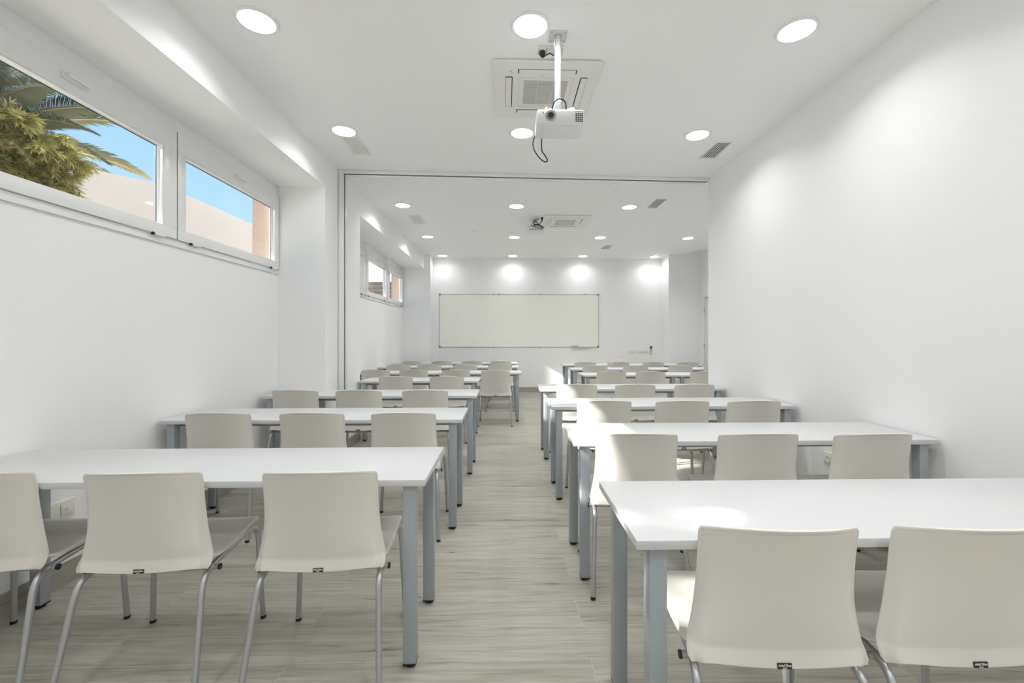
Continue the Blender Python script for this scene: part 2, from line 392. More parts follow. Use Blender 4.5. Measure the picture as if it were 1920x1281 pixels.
# ------------------------------------------------------------------ ceiling grilles
def grille(label, x0, x1, y0, y1, n, slat, name='air_vent'):
    r = thing(name, label, 'air vent', ((x0 + x1) / 2, (y0 + y1) / 2, HC), 0, 'rectangular ceiling grilles')
    w, l = (x1 - x0) / 2, (y1 - y0) / 2; f = .022
    boxes('vent_frame', [(-w - f, -w, -l - f, l + f, -.006, 0), (w, w + f, -l - f, l + f, -.006, 0), (-w, w, -l - f, -l, -.006, 0), (-w, w, l, l + f, -.006, 0)], M['frame'], r, .001)
    obox('vent_backing', (-w, w, -l, l, -.0012, 0), M['dark'], r)
    for i in range(n):
        x = -w + (i + .5) * 2 * w / n; hw = w / n * slat
        bm = bmesh.new(); box(bm, x - hw, x + hw, -l, l, -.0085, -.0065)
        fin(bm, 'slat', M['appl'], r)
    return r
grille('white slatted ceiling grille on the window side of the near room', -1.50, -1.36, 4.03, 4.36, 7, .82)
grille('dark slatted ceiling grille beside the right wall of the near room', 1.965, 2.095, 4.03, 4.37, 6, .42)
grille('pale slatted ceiling grille on the window side of the far room', -1.455, -1.31, 6.58, 7.02, 7, .82)
grille('dark slatted ceiling grille right of centre, nearest of the far room', 1.975, 2.105, 5.72, 6.10, 6, .42)
grille('small slatted ceiling grille deep in the far room near the end wall', 1.965, 2.085, 8.65, 8.98, 6, .5)
g = grille('flat white ceiling grille near the far door', 4.02, 4.16, 9.05, 9.42, 5, .9)
for i, (x, y, lb) in enumerate([(-.55, 7.50, 'small white ceiling sensor disc left of the fourth row of downlights'), (-.69, 9.45, 'small white ceiling sensor disc nearest the end wall'), (1.37, 5.42, 'small white ceiling sensor disc just past the partition track')]):
    bm = bmesh.new(); lathe(bm, [(0, -.012), (.03, -.010), (.042, -.002), (.042, 0), (0, 0)], 24)
    o = fin(bm, 'ceiling_sensor', M['appl'], None, True, (x, y, HC)); tag(o, lb, 'ceiling sensor', 'ceiling sensors')

# ------------------------------------------------------------------ cassette air conditioners
def cassette(label, x0, y0, s=.71):
    r = thing('air_conditioner', label, 'air conditioner', (x0 + s / 2, y0 + s / 2, HC), 0, 'ceiling cassette air conditioners')
    h = s / 2
    bm = bmesh.new()
    # panel: ring of boxes leaving four slots and the grille opening
    def B(*b): box(bm, *b)
    zt, zb = 0, -.020
    a = .235; bslot = .285; gl = .20       # slot from a..bslot, slot half-length gl
    B(-h, h, -h, -bslot, zb, zt); B(-h, h, bslot, h, zb, zt); B(-h, -bslot, -bslot, bslot, zb, zt); B(bslot, h, -bslot, bslot, zb, zt)
    for sx in (-1, 1):
        for sy in (-1, 1):
            xa, xb = sorted((sx * gl, sx * bslot)); ya, yb = sorted((sy * gl, sy * bslot)); B(xa, xb, ya, yb, zb, zt)
    for sx in (-1, 1):
        xa, xb = sorted((sx * .19, sx * a)); B(xa, xb, -a + .001, a - .001, zb + .001, zt)
        B(-.19, .19, *sorted((sx * .19, sx * a)), zb + .001, zt)
    fin(bm, 'panel', M['appl'], r)
    # soft raised lip round the panel
    bm = bmesh.new(); pts = []
    rr = .03
    for cx, cy, a0 in ((h - rr, h - rr, 0), (-h + rr, h - rr, 90), (-h + rr, -h + rr, 180), (h - rr, -h + rr, 270)):
        for k in range(7): an = math.radians(a0 + k * 15); pts.append((cx + (rr + .004) * math.cos(an), cy + (rr + .004) * math.sin(an), -.012))
    pts.append(pts[0]); tube(bm, pts, .010, 8, False); fin(bm, 'panel_lip', M['appl'], r, True)
    obox('cavity', (-bslot, bslot, -bslot, bslot, -.003, 0), M['dark'], r)
    for ang in range(4):
        bm = bmesh.new(); box(bm, -gl + .008, gl - .008, a + .006, bslot - .002, -.024, -.020, bev=.0015)
        f = fin(bm, 'air_flap', M['appl'], r, True); f.rotation_euler = (0, 0, ang * PI / 2)
    obox('intake_frame', (-.19, .19, -.19, .19, -.017, -.004), M['appl'], r)
    n = 22; gs = .155
    gr = boxes('intake_grille', [(-gs, gs, -gs + (i + .25) * 2 * gs / n, -gs + (i + .75) * 2 * gs / n, -.0215, -.0172) for i in range(n)], M['appl2'], r)
    boxes('grille_rib', [(x - .002, x + .002, -gs, gs, -.0225, -.0172) for x in (-.055, .055)], M['appl'], gr)
    boxes('frame_edge', [(-.192, -.189, -.19, .19, -.0195, -.017), (.189, .192, -.19, .19, -.0195, -.017), (-.19, .19, -.192, -.189, -.0195, -.017), (-.19, .19, .189, .192, -.0195, -.017)], M['appl2'], r)
    boxes('printed_icons', [(-.262, -.240, -.262, -.260, -.0205, -.0199), (-.250, -.246, -.266, -.250, -.0205, -.0199), (-.240, -.236, -.248, -.244, -.0205, -.0199), (-.232, -.222, -.244, -.242, -.0205, -.0199), (-.248, -.236, -.238, -.236, -.0205, -.0199), (-.05, -.01, -.214, -.212, -.0192, -.0188)], M['greyprint'], r)
    return r
cassette('square white ceiling cassette air conditioner behind the near projector', -.079, 2.857)
cassette('square white ceiling cassette air conditioner in the far room', .565, 6.50)

# ------------------------------------------------------------------ sockets
def schuko(r, nm, frame, cy, cz, s=.052):
    """local plane: x right, z up, facing -y"""
    p = obox(nm, (cy - s / 2, cy + s / 2, -.011, -.008, cz - s / 2, cz + s / 2), M['ivory'], r, .001)
    bm = bmesh.new(); lathe(bm, [(.0225, 0), (.0225, .0012), (.020, .0012), (.0185, .0004), (0, .0004)], 28, Matrix.Translation((cy, -.0115, cz)) @ Matrix.Rotation(PI / 2, 4, 'X'))
    w = fin(bm, 'socket_well', M['ivory'], p, True)
    boxes('contact_hole', [(cy - .012, cy - .007, -.0125, -.0118, cz - .003, cz + .003), (cy + .007, cy + .012, -.0125, -.0118, cz - .003, cz + .003)], M['dark'], w)
def wall_plate(label, loc, rz, w, hh, mods, cat='socket', group='wall sockets', name='socket_plate'):
    r = thing(name, label, cat, loc, rz, group)
    obox('cover_plate', (-w / 2, w / 2, -.008, 0, -hh / 2, hh / 2), M['ivory'], r, .002)
    n = len(mods)
    for i, k in enumerate(mods):
        cx = -w / 2 + (i + .5) * w / n; s = min(.056, w / n - .014, hh - .018)
        obox('module_gap', (cx - s / 2 - .001, cx + s / 2 + .001, -.0085, -.008, -s / 2 - .001, s / 2 + .001), M['greyprint'], r)
        if k == 's': schuko(r, 'socket', 0, cx, 0, s)
        elif k == 'b': obox('blank', (cx - s / 2, cx + s / 2, -.011, -.0082, -s / 2, s / 2), M['ivory'], r, .001)
        else:
            q = obox('data_socket', (cx - s / 2, cx + s / 2, -.011, -.0082, -s / 2, s / 2), M['ivory'], r, .001)
            boxes('port', [(cx - .007, cx + .007, -.0118, -.011, -.012, .002)], M['appl2'], q); boxes('port_label', [(cx - .008, cx - .003, -.0114, -.011, .010, .016), (cx + .003, cx + .012, -.0114, -.011, .010, .018)], M['print'], q)
    return r
wall_plate('ivory double wall plate with socket and data port under the nearest left desk', (XW, 2.285, .395), -PI / 2 + PI, .19, .092, ['s', 'd'])
wall_plate('white wall socket plate low on the right wall behind the second right desk', (XR, 3.05, .41), -PI / 2, .17, .092, ['s', 's'])
wall_plate('ivory double socket plate right of the whiteboard', (2.936, YE, .943), 0, .162, .085, ['s', 's'])
wall_plate('ivory blank wall plate between the double socket and the thermostat', (3.188, YE, .943), 0, .235, .085, ['b', 'b', 'd'])
r = thing('thermostat', 'small grey wall controller at the right end of the sockets on the end wall', 'thermostat', (3.366, YE, .88))
obox('display_unit', (-.024, .024, -.022, 0, .115, .19), M['greyprint'], r, .003)
obox('display', (-.015, .015, -.024, -.022, .135, .172), M['dark'], r)
obox('holder', (-.022, .022, -.014, 0, 0, .108), M['alu'], r, .003)
obox('white_button', (-.014, .014, -.018, -.014, .02, .05), M['print'], r, .001)

# ------------------------------------------------------------------ whiteboard
r = thing('whiteboard', 'long greenish-white whiteboard in a thin aluminium frame on the end wall', 'whiteboard', (0, YE, 0))
x0, x1, z0, z1 = -1.55, 2.136, 1.043, 2.270
obox('writing_surface', (x0 + .01, x1 - .01, -.018, -.002, z0 + .01, z1 - .01), M['board'], r)
boxes('board_frame', [(x0, x1, -.024, -.001, z0, z0 + .012), (x0, x1, -.024, -.001, z1 - .012, z1), (x0, x0 + .012, -.024, -.001, z0 + .012, z1 - .012), (x1 - .012, x1, -.024, -.001, z0 + .012, z1 - .012)], M['alu'], r, .002)
for cx in (x0 + .012, x1 - .012):
    for cz in (z0 + .012, z1 - .012): obox('corner_cap', (cx - .022, cx + .022, -.028, 0, cz - .022, cz + .022), M['greyprint'], r, .006)
for cx, cz in ((-.30, z1), (-.18, z1), (.77, z1), (1.83, z1), (-.30, z0), (.77, z0)): obox('frame_clip', (cx - .010, cx + .010, -.028, 0, cz - .014, cz + .014), M['greyprint'], r, .003)
obox('pen_tray', (1.50, 1.95, -.085, -.025, z0 - .004, z0 + .006), M['alu'], r, .002)
bm = bmesh.new(); box(bm, -.075, .075, -.025, .025, 0, .035, bev=.006)
e_ = fin(bm, 'board_eraser', M['alu'], None, True, (1.585, YE - .056, z0 + .0065)); tag(e_, 'grey board eraser lying on the pen tray under the whiteboard', 'eraser')

# ------------------------------------------------------------------ projectors
def projector(label, loc, rz, group):
    r = thing('projector', label, 'projector', loc, rz, group)      # front faces local -y, origin at centre of the underside
    bm = bmesh.new(); box(bm, -.139, .139, -.10, .11, 0, .083, bev=.012, seg=3); fin(bm, 'housing', M['proj'], r, True)
    obox('base_plate', (-.10, .10, -.07, .09, -.004, .001), M['proj'], r, .002)
    # lens: ring + barrel + glass
    T = Matrix.Translation((-.060, -.100, .045)) @ Matrix.Rotation(PI / 2, 4, 'X')
    bm = bmesh.new(); lathe(bm, [(.034, -.002), (.034, .004), (.031, .006), (.024, .004), (.024, -.002)], 40, T)
    lr = fin(bm, 'lens_ring', M['alu'], r, True)
    bm = bmesh.new(); lathe(bm, [(.024, .004), (.0235, .009), (.018, .010), (.015, .004), (.015, -.002)], 40, T); fin(bm, 'lens_barrel', M['greyprint'], lr, True)
    bm = bmesh.new(); lathe(bm, [(.0152, .002), (.012, .0045), (.006, .006), (0, .0065)], 32, T); fin(bm, 'lens_glass', M['lens'], lr, True)
    boxes('air_holes', [(.085 + i * .0115, .0925 + i * .0115, -.1014, -.099, .010 + k * .0105, .0170 + k * .0105) for i in range(4) for k in range(5)], M['dark'], r)
    boxes('printed_marks', [(.085 + i * .005, .088 + i * .005, -.1007, -.0998, .066, .071) for i in range(7)], M['greyprint'], r)
    boxes('badge', [(.012, .042, -.1012, -.0998, .036, .043)], M['print'], r)
    obox('infrared_window', (-.106, -.099, -.1010, -.0998, .056, .064), M['greyprint'], r)
    boxes('port', [(-.10, -.078, .1098, .1115, .026, .036), (-.045, -.029, .1098, .1115, .026, .036), (-.010, .008, .1098, .1115, .026, .036), (.03, .052, .1098, .1115, .026, .036), (.072, .088, .1098, .1115, .022, .040)], M['dark'], r)
    # bracket arms on top
    for a in (35, 145, 215, 325):
        an = math.radians(a); bm = bmesh.new()
        tube(bm, [(0, 0, .113), (.100 * math.cos(an), .090 * math.sin(an), .113), (.104 * math.cos(an), .094 * math.sin(an), .108), (.105 * math.cos(an), .095 * math.sin(an), .083)], .006, 8)
        fin(bm, 'bracket_arm', M['galv'], r, True)
    obox('bracket_plate', (-.04, .04, -.035, .035, .108, .116), M['galv'], r, .001)
    return r
def mount(label, loc, zb, group):
    r = thing('projector_mount', label, 'projector mount', loc, 0, group)    # origin on the ceiling
    L = loc[2] - zb
    bm = bmesh.new(); box(bm, -.055, .055, -.055, .055, -.004, 0, bev=.001); p = fin(bm, 'ceiling_plate', M['galv'], r, True)
    for sx in (-1, 1):
        for sy in (-1, 1): otube('screw', [(sx * .04, sy * .04, -.008), (sx * .04, sy * .04, -.003)], .006, M['alu'], p, 12)
    boxes('clamp', [(-.022, -.018, -.022, .022, -.07, -.004), (.018, .022, -.022, .022, -.07, -.004)], M['galv'], r)
    for z in (-.03, -.055): otube('bolt', [(-.028, 0, z), (.028, 0, z)], .005, M['alu'], r, 8)
    obox('pole', (-.0165, .0165, -.0165, .0165, -L, -.004), M['proj'], r, .003)
    boxes('pole_hole', [(-.003, .003, -.0172, -.0164, z - .004, z + .004) for z in (-.085, -.16, -.25, -L + .06) if z > -L], M['greyprint'], r)
    obox('lower_sleeve', (-.021, .021, -.021, .021, -L, -L + min(.075, L * .4)), M['galv'], r, .002)
    return r
PX, PY, PZ = .315, 2.63, 2.527
pj1 = projector('white projector on a long pole from the ceiling, lens towards the camera', (PX, PY, PZ), 0, 'projectors')
mount('white pole mount holding the near projector below the ceiling', (.308, PY, HC), PZ + .117, 'projector mounts')
def cord(label, pts, r=.0035, parent=None, name='cable', origin=None, rz=0):
    if origin is not None:
        q = Matrix.Rotation(-rz, 3, 'Z'); pts = [q @ (Vector(p) - Vector(origin)) for p in pts]
    bm = bmesh.new(); tube(bm, catmull(pts, 7), r, 8); o = fin(bm, name, M['cable'], parent, True)
    if label: o['label'] = label
    return o
cord('black cable looping over the bracket of the near projector', [(PX - .05, PY + .03, PZ + .10), (PX - .045, PY - .03, PZ + .118), (PX - .03, PY - .045, PZ + .155), (PX - .002, PY - .045, PZ + .172), (PX + .03, PY - .045, PZ + .155), (PX + .038, PY - .035, PZ + .115), (PX + .03, PY - .01, PZ + .104), (PX - .01, PY + .04, PZ + .102)], .0038, pj1, origin=(PX, PY, PZ))
cord('black cable hanging in a loop below the near projector', [(PX - .137, PY + .13, PZ + .03), (PX - .148, PY + .135, PZ - .01), (PX - .142, PY + .13, PZ - .055), (PX - .115, PY + .12, PZ - .105), (PX - .085, PY + .11, PZ - .137), (PX - .065, PY + .11, PZ - .140), (PX - .060, PY + .11, PZ - .128), (PX - .075, PY + .12, PZ - .095), (PX - .093, PY + .13, PZ - .06), (PX - .095, PY + .118, PZ + .012)], .0036, pj1, origin=(PX, PY, PZ))
# ceiling socket with its black plug
r = thing('ceiling_socket', 'ivory triple socket plate on the ceiling beside the near projector pole', 'socket', (.276, 2.755, HC), 0, 'ceiling sockets')
obox('cover_plate', (-.082, .082, -.045, .045, -.010, 0), M['ivory'], r, .002)
for cx in (-.05, 0, .05): obox('socket', (cx - .022, cx + .022, -.030, .030, -.013, -.0102), M['ivory'], r, .001)
boxes('module_gap', [(x - .001, x + .001, -.03, .03, -.0135, -.0102) for x in (-.0735, -.0255, .0255, .0735)], M['greyprint'], r)
pl = thing('power_plug', 'black power plug in the ceiling socket above the near projector', 'plug', (.225, 2.755, HC - .0135), 0, 'power plugs')
bm = bmesh.new(); lathe(bm, [(0, 0), (.017, 0), (.019, -.006), (.019, -.016), (.014, -.026), (.008, -.033), (0, -.034)], 20); fin(bm, 'plug_body', M['black'], pl, True)
cord('', [(0, 0, -.033), (.004, -.012, -.043), (.02, -.028, -.040), (.045, -.035, -.032), (.068, -.04, -.05)], .0038, pl, 'cord')
# far projector, seen from behind
P2 = (.44, 6.80, 2.90)
pj2 = projector('white projector in the far room, back and cables towards the camera', P2, PI, 'projectors')
mount('short pole mount holding the far projector below the ceiling', (.44, 6.80, HC), P2[2] + .117, 'projector mounts')
r = thing('ceiling_socket', 'ivory socket plate on the ceiling beside the far projector', 'socket', (.485, 6.60, HC), 0, 'ceiling sockets')
obox('cover_plate', (-.082, .082, -.045, .045, -.010, 0), M['ivory'], r, .002)
for cx in (-.05, 0, .05): obox('socket', (cx - .022, cx + .022, -.030, .030, -.013, -.0102), M['ivory'], r, .001)
pl = thing('power_plug', 'black power plug in the ceiling socket of the far room', 'plug', (.535, 6.60, HC - .0135), 0, 'power plugs')
bm = bmesh.new(); lathe(bm, [(0, 0), (.017, 0), (.019, -.006), (.019, -.016), (.014, -.026), (.008, -.033), (0, -.034)], 20); fin(bm, 'plug_body', M['black'], pl, True)
cord('', [(0, 0, -.033), (-.004, -.01, -.06), (-.03, 0, -.085), (-.05, .03, -.10)], .006, pl, 'cord')
x, y, z = P2[0], P2[1] - .12, P2[2]
cord('thin black cable arching left behind the far projector', [(x + .045, 6.62, 3.075), (x - .02, y + .01, 3.06), (x - .05, y - .01, 3.02), (x - .052, y - .01, 2.985), (x - .02, y - .012, 2.965), (x + .06, y - .012, 2.945), (x + .098, y - .005, 2.932)], .004, pj2, origin=P2, rz=PI)
cord('thick black cable crossing behind the far projector to its right port', [(x - .02, y - .005, 2.985), (x + .0, y - .012, 3.0), (x + .04, y - .015, 2.995), (x + .09, y - .015, 2.97), (x + .112, y - .012, 2.957), (x + .11, y - .004, 2.94)], .009, pj2, origin=P2, rz=PI)
cord('small black cable loop above the far projector', [(x - .015, y + .02, 3.0), (x - .025, y - .01, 3.02), (x + .005, y - .015, 3.05), (x + .03, y - .015, 3.02), (x + .07, y - .015, 2.985), (x + .115, y - .012, 2.965)], .006, pj2, origin=P2, rz=PI)

# ------------------------------------------------------------------ desks
def make_desk(L, D):
    r = thing('desk', '', 'desk')          # origin on the floor at the centre of the desk
    a, b = L / 2, D / 2
    obox('desktop', (-a, a, -b, b, .715, .74), M['desk'], r, .0015)
    for sx in (-1, 1):
        for sy in (-1, 1):
            cx, cy = sx * (a - .065), sy * (b - .045)
            g = obox('leg', (cx - .025, cx + .025, cy - .025, cy + .025, .018, .713), M['leg'], r, .003)
            bm = bmesh.new(); box(bm, cx - .0245, cx + .0245, cy - .0245, cy + .0245, .012, .018); lathe(bm, [(0, 0), (.017, 0), (.019, .003), (.019, .0125), (0, .0125)], 20, Matrix.Translation((cx, cy, 0)))
            fin(bm, 'foot', M['black'], g, True)
    for sy in (-1, 1): obox('rail', (-a + .092, a - .092, sy * (b - .11) - .012, sy * (b - .11) + .012, .683, .713), M['leg'], r, .002)
    for sx in (-1, 1): obox('end_rail', (sx * (a - .065) - .012, sx * (a - .065) + .012, -b + .072, b - .072, .683, .713), M['leg'], r, .002)
    for sx in (-1, 1):
        for sy in (-1, 1):
            for q in (.105, .025): obox('screw', (sx * (a - q) - .004, sx * (a - q) + .004, sy * (b - .03) - .004, sy * (b - .03) + .004, .709, .715), M['alu'], r)
    return r
desk_src = {}
def desk(label, x0, x1, yc, D=.485, group='white desks'):
    k = (round(x1 - x0, 3), D)
    if k in desk_src: r = copy_tree(desk_src[k])
    else: r = desk_src[k] = make_desk(*k)
    r.location = ((x0 + x1) / 2, yc, 0); r['label'] = label; r['group'] = group; r['category'] = 'desk'; return r
LD = 1.975
for lb, xe, yc in (('nearest', -.314, 1.935), ('second', -.298, 3.15), ('third', -.28, 4.315)):
    desk('white desk with grey square legs, %s one left of the aisle' % lb, max(xe - LD, XW + .012), max(xe - LD, XW + .012) + LD, yc, .50 if lb == 'nearest' else .485)
desk('short white desk beside the pillar, fourth one left of the aisle', -1.815, -.35, 5.64)
for lb, yc in (('nearest', 1.41), ('second', 2.515), ('third', 3.655), ('fourth', 4.79)):
    xs = .350; desk('white desk with grey square legs, %s one right of the aisle' % lb, xs, xs + 1.955, yc)
for lb, yc in (('fifth', 6.83), ('sixth', 8.08), ('seventh', 9.22)):
    desk('white desk at the aisle end of the %s row left of the aisle' % lb, -1.03, .225, yc)
    desk('white desk at the window end of the %s row left of the aisle' % lb, -2.288, -1.033, yc)
for lb, yc in (('fifth', 6.40), ('sixth', 7.52), ('seventh', 8.60)):
    desk('white desk at the aisle end of the %s row right of the aisle' % lb, 1.09, 2.44, yc)
    desk('white desk at the wall end of the %s row right of the aisle' % lb, 2.446, 3.796, yc)

# ------------------------------------------------------------------ chairs
def interp(tab, v):
    for (a, x), (b, y) in zip(tab, tab[1:]):
        if v <= b:
            t = (v - a) / (b - a); t = t * t * (3 - 2 * t) * .5 + t * .5
            return x + (y - x) * t
    return tab[-1][1]
def cub(tab, v):
    """smooth monotone cubic through the table"""
    n = len(tab); xs = [p[0] for p in tab]; ys = [p[1] for p in tab]
    sl = [(ys[i + 1] - ys[i]) / (xs[i + 1] - xs[i]) for i in range(n - 1)]
    m = [sl[0]] + [0 if sl[i - 1] * sl[i] <= 0 else 2 * sl[i - 1] * sl[i] / (sl[i - 1] + sl[i]) for i in range(1, n - 1)] + [sl[-1]]
    i = max(0, min(n - 2, sum(1 for x in xs if x <= v) - 1)); h = xs[i + 1] - xs[i]; t = (v - xs[i]) / h
    return (2 * t ** 3 - 3 * t ** 2 + 1) * ys[i] + (t ** 3 - 2 * t ** 2 + t) * h * m[i] + (-2 * t ** 3 + 3 * t ** 2) * ys[i + 1] + (t ** 3 - t ** 2) * h * m[i + 1]
def shell(name, fn, nu, nv, m, parent, thick):
    us, vs = nu, nv; nu, nv = len(us) - 1, len(vs) - 1
    bm = bmesh.new(); g = [[bm.verts.new(fn(u, v)) for u in us] for v in vs]
    for j in range(nv):
        for i in range(nu): bm.faces.new((g[j][i], g[j][i + 1], g[j + 1][i + 1], g[j + 1][i]))
    o = fin(bm, name, m, parent, True)
    s = o.modifiers.new('s', 'SOLIDIFY'); s.thickness = thick; s.offset = 0
    b = o.modifiers.new('b', 'BEVEL'); b.width = thick * .42; b.segments = 3; b.limit_method = 'ANGLE'; b.angle_limit = 1.0
    bake(o); smooth(o.data, 1.2); return o
def make_chair():
    r = thing('chair', '', 'chair')      # origin on the floor between the feet; the sitter looks towards +y
    # backrest: local heights (v: 0 bottom .. 1 top)
    def back(u, v):
        uu = u * (1 - .035 * max(0, (v - .95) / .05) ** 2)          # slightly rounded top corners
        hw = cub([(0, .226), (.035, .234), (.12, .230), (.28, .2185), (.45, .210), (.7, .2065), (1, .208)], v)
        yc = cub([(0, -.164), (.06, -.160), (.115, -.157), (.14, -.158), (.3, -.166), (.55, -.179), (.8, -.197), (1, -.218)], v)
        z = .430 + v * .357 + .022 * v * (1 - u * u) - .003 * (1 - v) * (1 - u * u) + .010 * (1 - v) ** 4 * u * u - .014 * (1 - v) ** 6 * abs(u) ** 12
        fwd = cub([(0, .004), (.15, .012), (.4, .034), (1, .078)], v) * u * u + cub([(0, .018), (.15, .032), (.4, .022), (.75, .006), (1, 0)], v) * max(0, (abs(u) - .87) / .13) ** 1.25
        rim = .0020 if (abs(u) > .972 or v > .978) else 0
        return Vector((uu * hw, yc + fwd - rim, z))
    us = [-.86 + 1.72 * i / 20 for i in range(21)]; ue = [.875, .895, .92, .945, .966, .978, .99, 1]; us = [-x for x in ue[::-1]] + us + ue
    vs = [0, .012, .03, .06, .09, .11, .125, .14, .17] + [.2 + .75 * i / 16 for i in range(17)] + [.965, .974, .982, .992, 1]
    b = shell('backrest', back, us, vs, M['plastic'], r, .009)
    def seat(u, v):          # v: 0 rear .. 1 front
        y = -.150 + .405 * v
        hw = cub([(0, .215), (.08, .228), (.5, .227), (1, .224)], v)
        k = max(0, (v - .92) / .08); hw2 = hw * (1 - .07 * k ** 3)
        rear = .014 * u * u * (1 - v) ** 3 + .02 * abs(u) ** 7 * (1 - v) ** 2
        y += rear - .012 * u * u * v ** 4
        z = cub([(0, .437), (.12, .428), (.4, .433), (.75, .455), (.93, .460), (1, .449)], v) + .010 * abs(u) ** 3 * (1 - .3 * v) + .020 * abs(u) ** 8 * (1 - v) ** 2
        if abs(u) > .985: z -= .006
        return Vector((u * hw2, y, z))
    su = [-1, -.99, -.98] + [-.965 + 1.93 * i / 22 for i in range(23)] + [.98, .99, 1]
    s = shell('seat', seat, su, [i / 24 for i in range(25)], M['plastic'], r, .010)
    R = .0112
    for sx in (-1, 1):
        ff, rf = (sx * .240, .235, 0), (sx * .240, -.245, 0)
        pts = catmull([(sx * .2275, .224, .27), (sx * .2225, .229, .35), (sx * .2165, .228, .398), (sx * .207, .205, .424), (sx * .205, .160, .427), (sx * .205, .08, .420), (sx * .207, -.02, .414), (sx * .210, -.085, .409), (sx * .2135, -.124, .402), (sx * .2165, -.150, .383), (sx * .2190, -.1655, .346), (sx * .2219, -.1754, .305), (sx * .2252, -.188, .25)], 5)
        otube('side_rail', pts, R, M['tube'], r, 14)
        fl = otube('leg', [(sx * .2275, .224, .27), (sx * .2397, .2345, .013)], R, M['tube'], r, 14)
        otube('foot_cap', [(sx * .2397, .2345, .013), (sx * .2403, .235, 0)], R * 1.08, M['black'], fl, 14)
        rl = otube('leg', [(sx * .2252, -.188, .25), (sx * .2395, -.2425, .013)], R, M['tube'], r, 14)
        otube('foot_cap', [(sx * .2395, -.2425, .013), (sx * .2403, -.2455, 0)], R * 1.08, M['black'], rl, 14)
    cb = otube('cross_bar', [(-.237, -.092, .406), (.237, -.092, .406)], .0105, M['tube'], r, 14)
    for sx in (-1, 1): otube('end_cap', [(sx * .237, -.092, .406), (sx * .243, -.092, .406)], .0115, M['black'], cb, 14)
    otube('cross_bar', [(-.21, .150, .421), (.21, .150, .421)], .008, M['tube'], r, 12)
    # black label at the lower edge of the back
    tg = obox('label_tag', (-.0185, .0185, -.0016, 0, -.0072, .0072), M['black'], r, .0006, loc=(.002, -.1685, .4355)); tg.rotation_euler = (math.radians(-8), 0, 0)
    text('maker_name', 'delaOliva', .0088, M['print'], tg, (0, -.0019, .0016), (PI / 2, 0, 0))
    text('origin_text', 'SPAIN', .0042, M['print'], tg, (0, -.0019, -.0050), (PI / 2, 0, 0))
    return r
chair0 = make_chair(); used = [False]
GR = 'cream plastic chairs at the desks'
def chair(label, x, y, rz=0):
    r = copy_tree(chair0) if used[0] else chair0; used[0] = True
    r.location = (x, y, 0); r.rotation_euler = (0, 0, rz); r['label'] = label; r['group'] = GR; r['category'] = 'chair'; return r
s3l = ['window-side seat', 'middle seat', 'aisle seat']; s3r = ['aisle seat', 'middle seat', 'wall-side seat']
s4l = ['seat nearest the window', 'second seat from the window', 'second seat from the aisle', 'aisle seat']
s4r = ['aisle seat', 'second seat from the aisle', 'third seat from the aisle', 'fourth seat from the aisle']
random.seed(5)
data = [
 ('nearest row left of the aisle', s3l, [(-1.965, 1.80), (-1.346, 1.79), (-.697, 1.785)], [3, 2.5, 2]),
 ('second row left of the aisle', s3l, [(-1.87, 3.02), (-1.262, 3.01), (-.672, 3.0)], [1, 0, 1]),
 ('third row left of the aisle', s3l, [(-1.94, 4.20), (-1.36, 4.19), (-.75, 4.18)], [0, 1, 0]),
 ('fourth row left of the aisle', ['window-side seat', 'aisle seat'], [(-1.36, 5.54), (-.737, 5.53)], [0, 1]),
 ('fifth row left of the aisle', s4l, [(-1.93, 6.63), (-1.37, 6.62), (-.752, 6.62), (-.163, 6.49)], [0, 0, 1, 0]),
 ('sixth row left of the aisle', s4l, [(-1.88, 7.78), (-1.345, 7.77), (-.722, 7.76), (-.115, 7.75)], [0, 1, 0, 0]),
 ('seventh row left of the aisle', s4l, [(-1.89, 8.92), (-1.295, 8.91), (-.69, 8.9), (-.112, 8.89)], [0, 0, 0, 0]),
 ('nearest row right of the aisle', ['aisle seat', 'second seat from the aisle'], [(.727, 1.285), (1.234, 1.277)], [-3, -1]),
 ('second row right of the aisle', s3r, [(.672, 2.37), (1.29, 2.355), (1.875, 2.34)], [-2, 0, 1]),
 ('third row right of the aisle', s3r, [(.75, 3.485), (1.35, 3.47), (1.90, 3.455)], [0, 0, 0]),
 ('fourth row right of the aisle', s3r, [(.722, 4.62), (1.321, 4.605), (1.93, 4.59)], [0, 0, 0]),
 ('fifth row right of the aisle', ['aisle seat', 'second seat from the aisle', 'third seat from the aisle'], [(1.466, 6.23), (2.015, 6.22), (2.78, 6.21)], [0, 0, 0]),
 ('sixth row right of the aisle', s4r, [(1.475, 7.40), (2.15, 7.39), (2.90, 7.38), (3.50, 7.37)], [0, 0, 0, 0]),
 ('seventh row right of the aisle', s4r, [(1.50, 8.45), (2.135, 8.44), (2.80, 8.43), (3.46, 8.42)], [0, 0, 0, 0]),
]
for row, seats, ps, rots in data:
    for sname, (x, y), a in zip(seats, ps, rots):
        chair('cream plastic chair, %s, %s' % (sname, row), x, y, math.radians(a))
chair('cream chair facing the camera behind the last desks, nearest the end wall sockets', 2.36, 9.12, PI)

# ------------------------------------------------------------------ outdoors
struct(obox('ground', (-30, 30, -30, 40, -.6, -.5), M['ground']))
bm = bmesh.new()
pl = [(-9.0, 1.6), (-5.54, 5.84), (-5.0, 6.5), (-5.0, 11.5)]; H0, H1 = -.5, 3.50
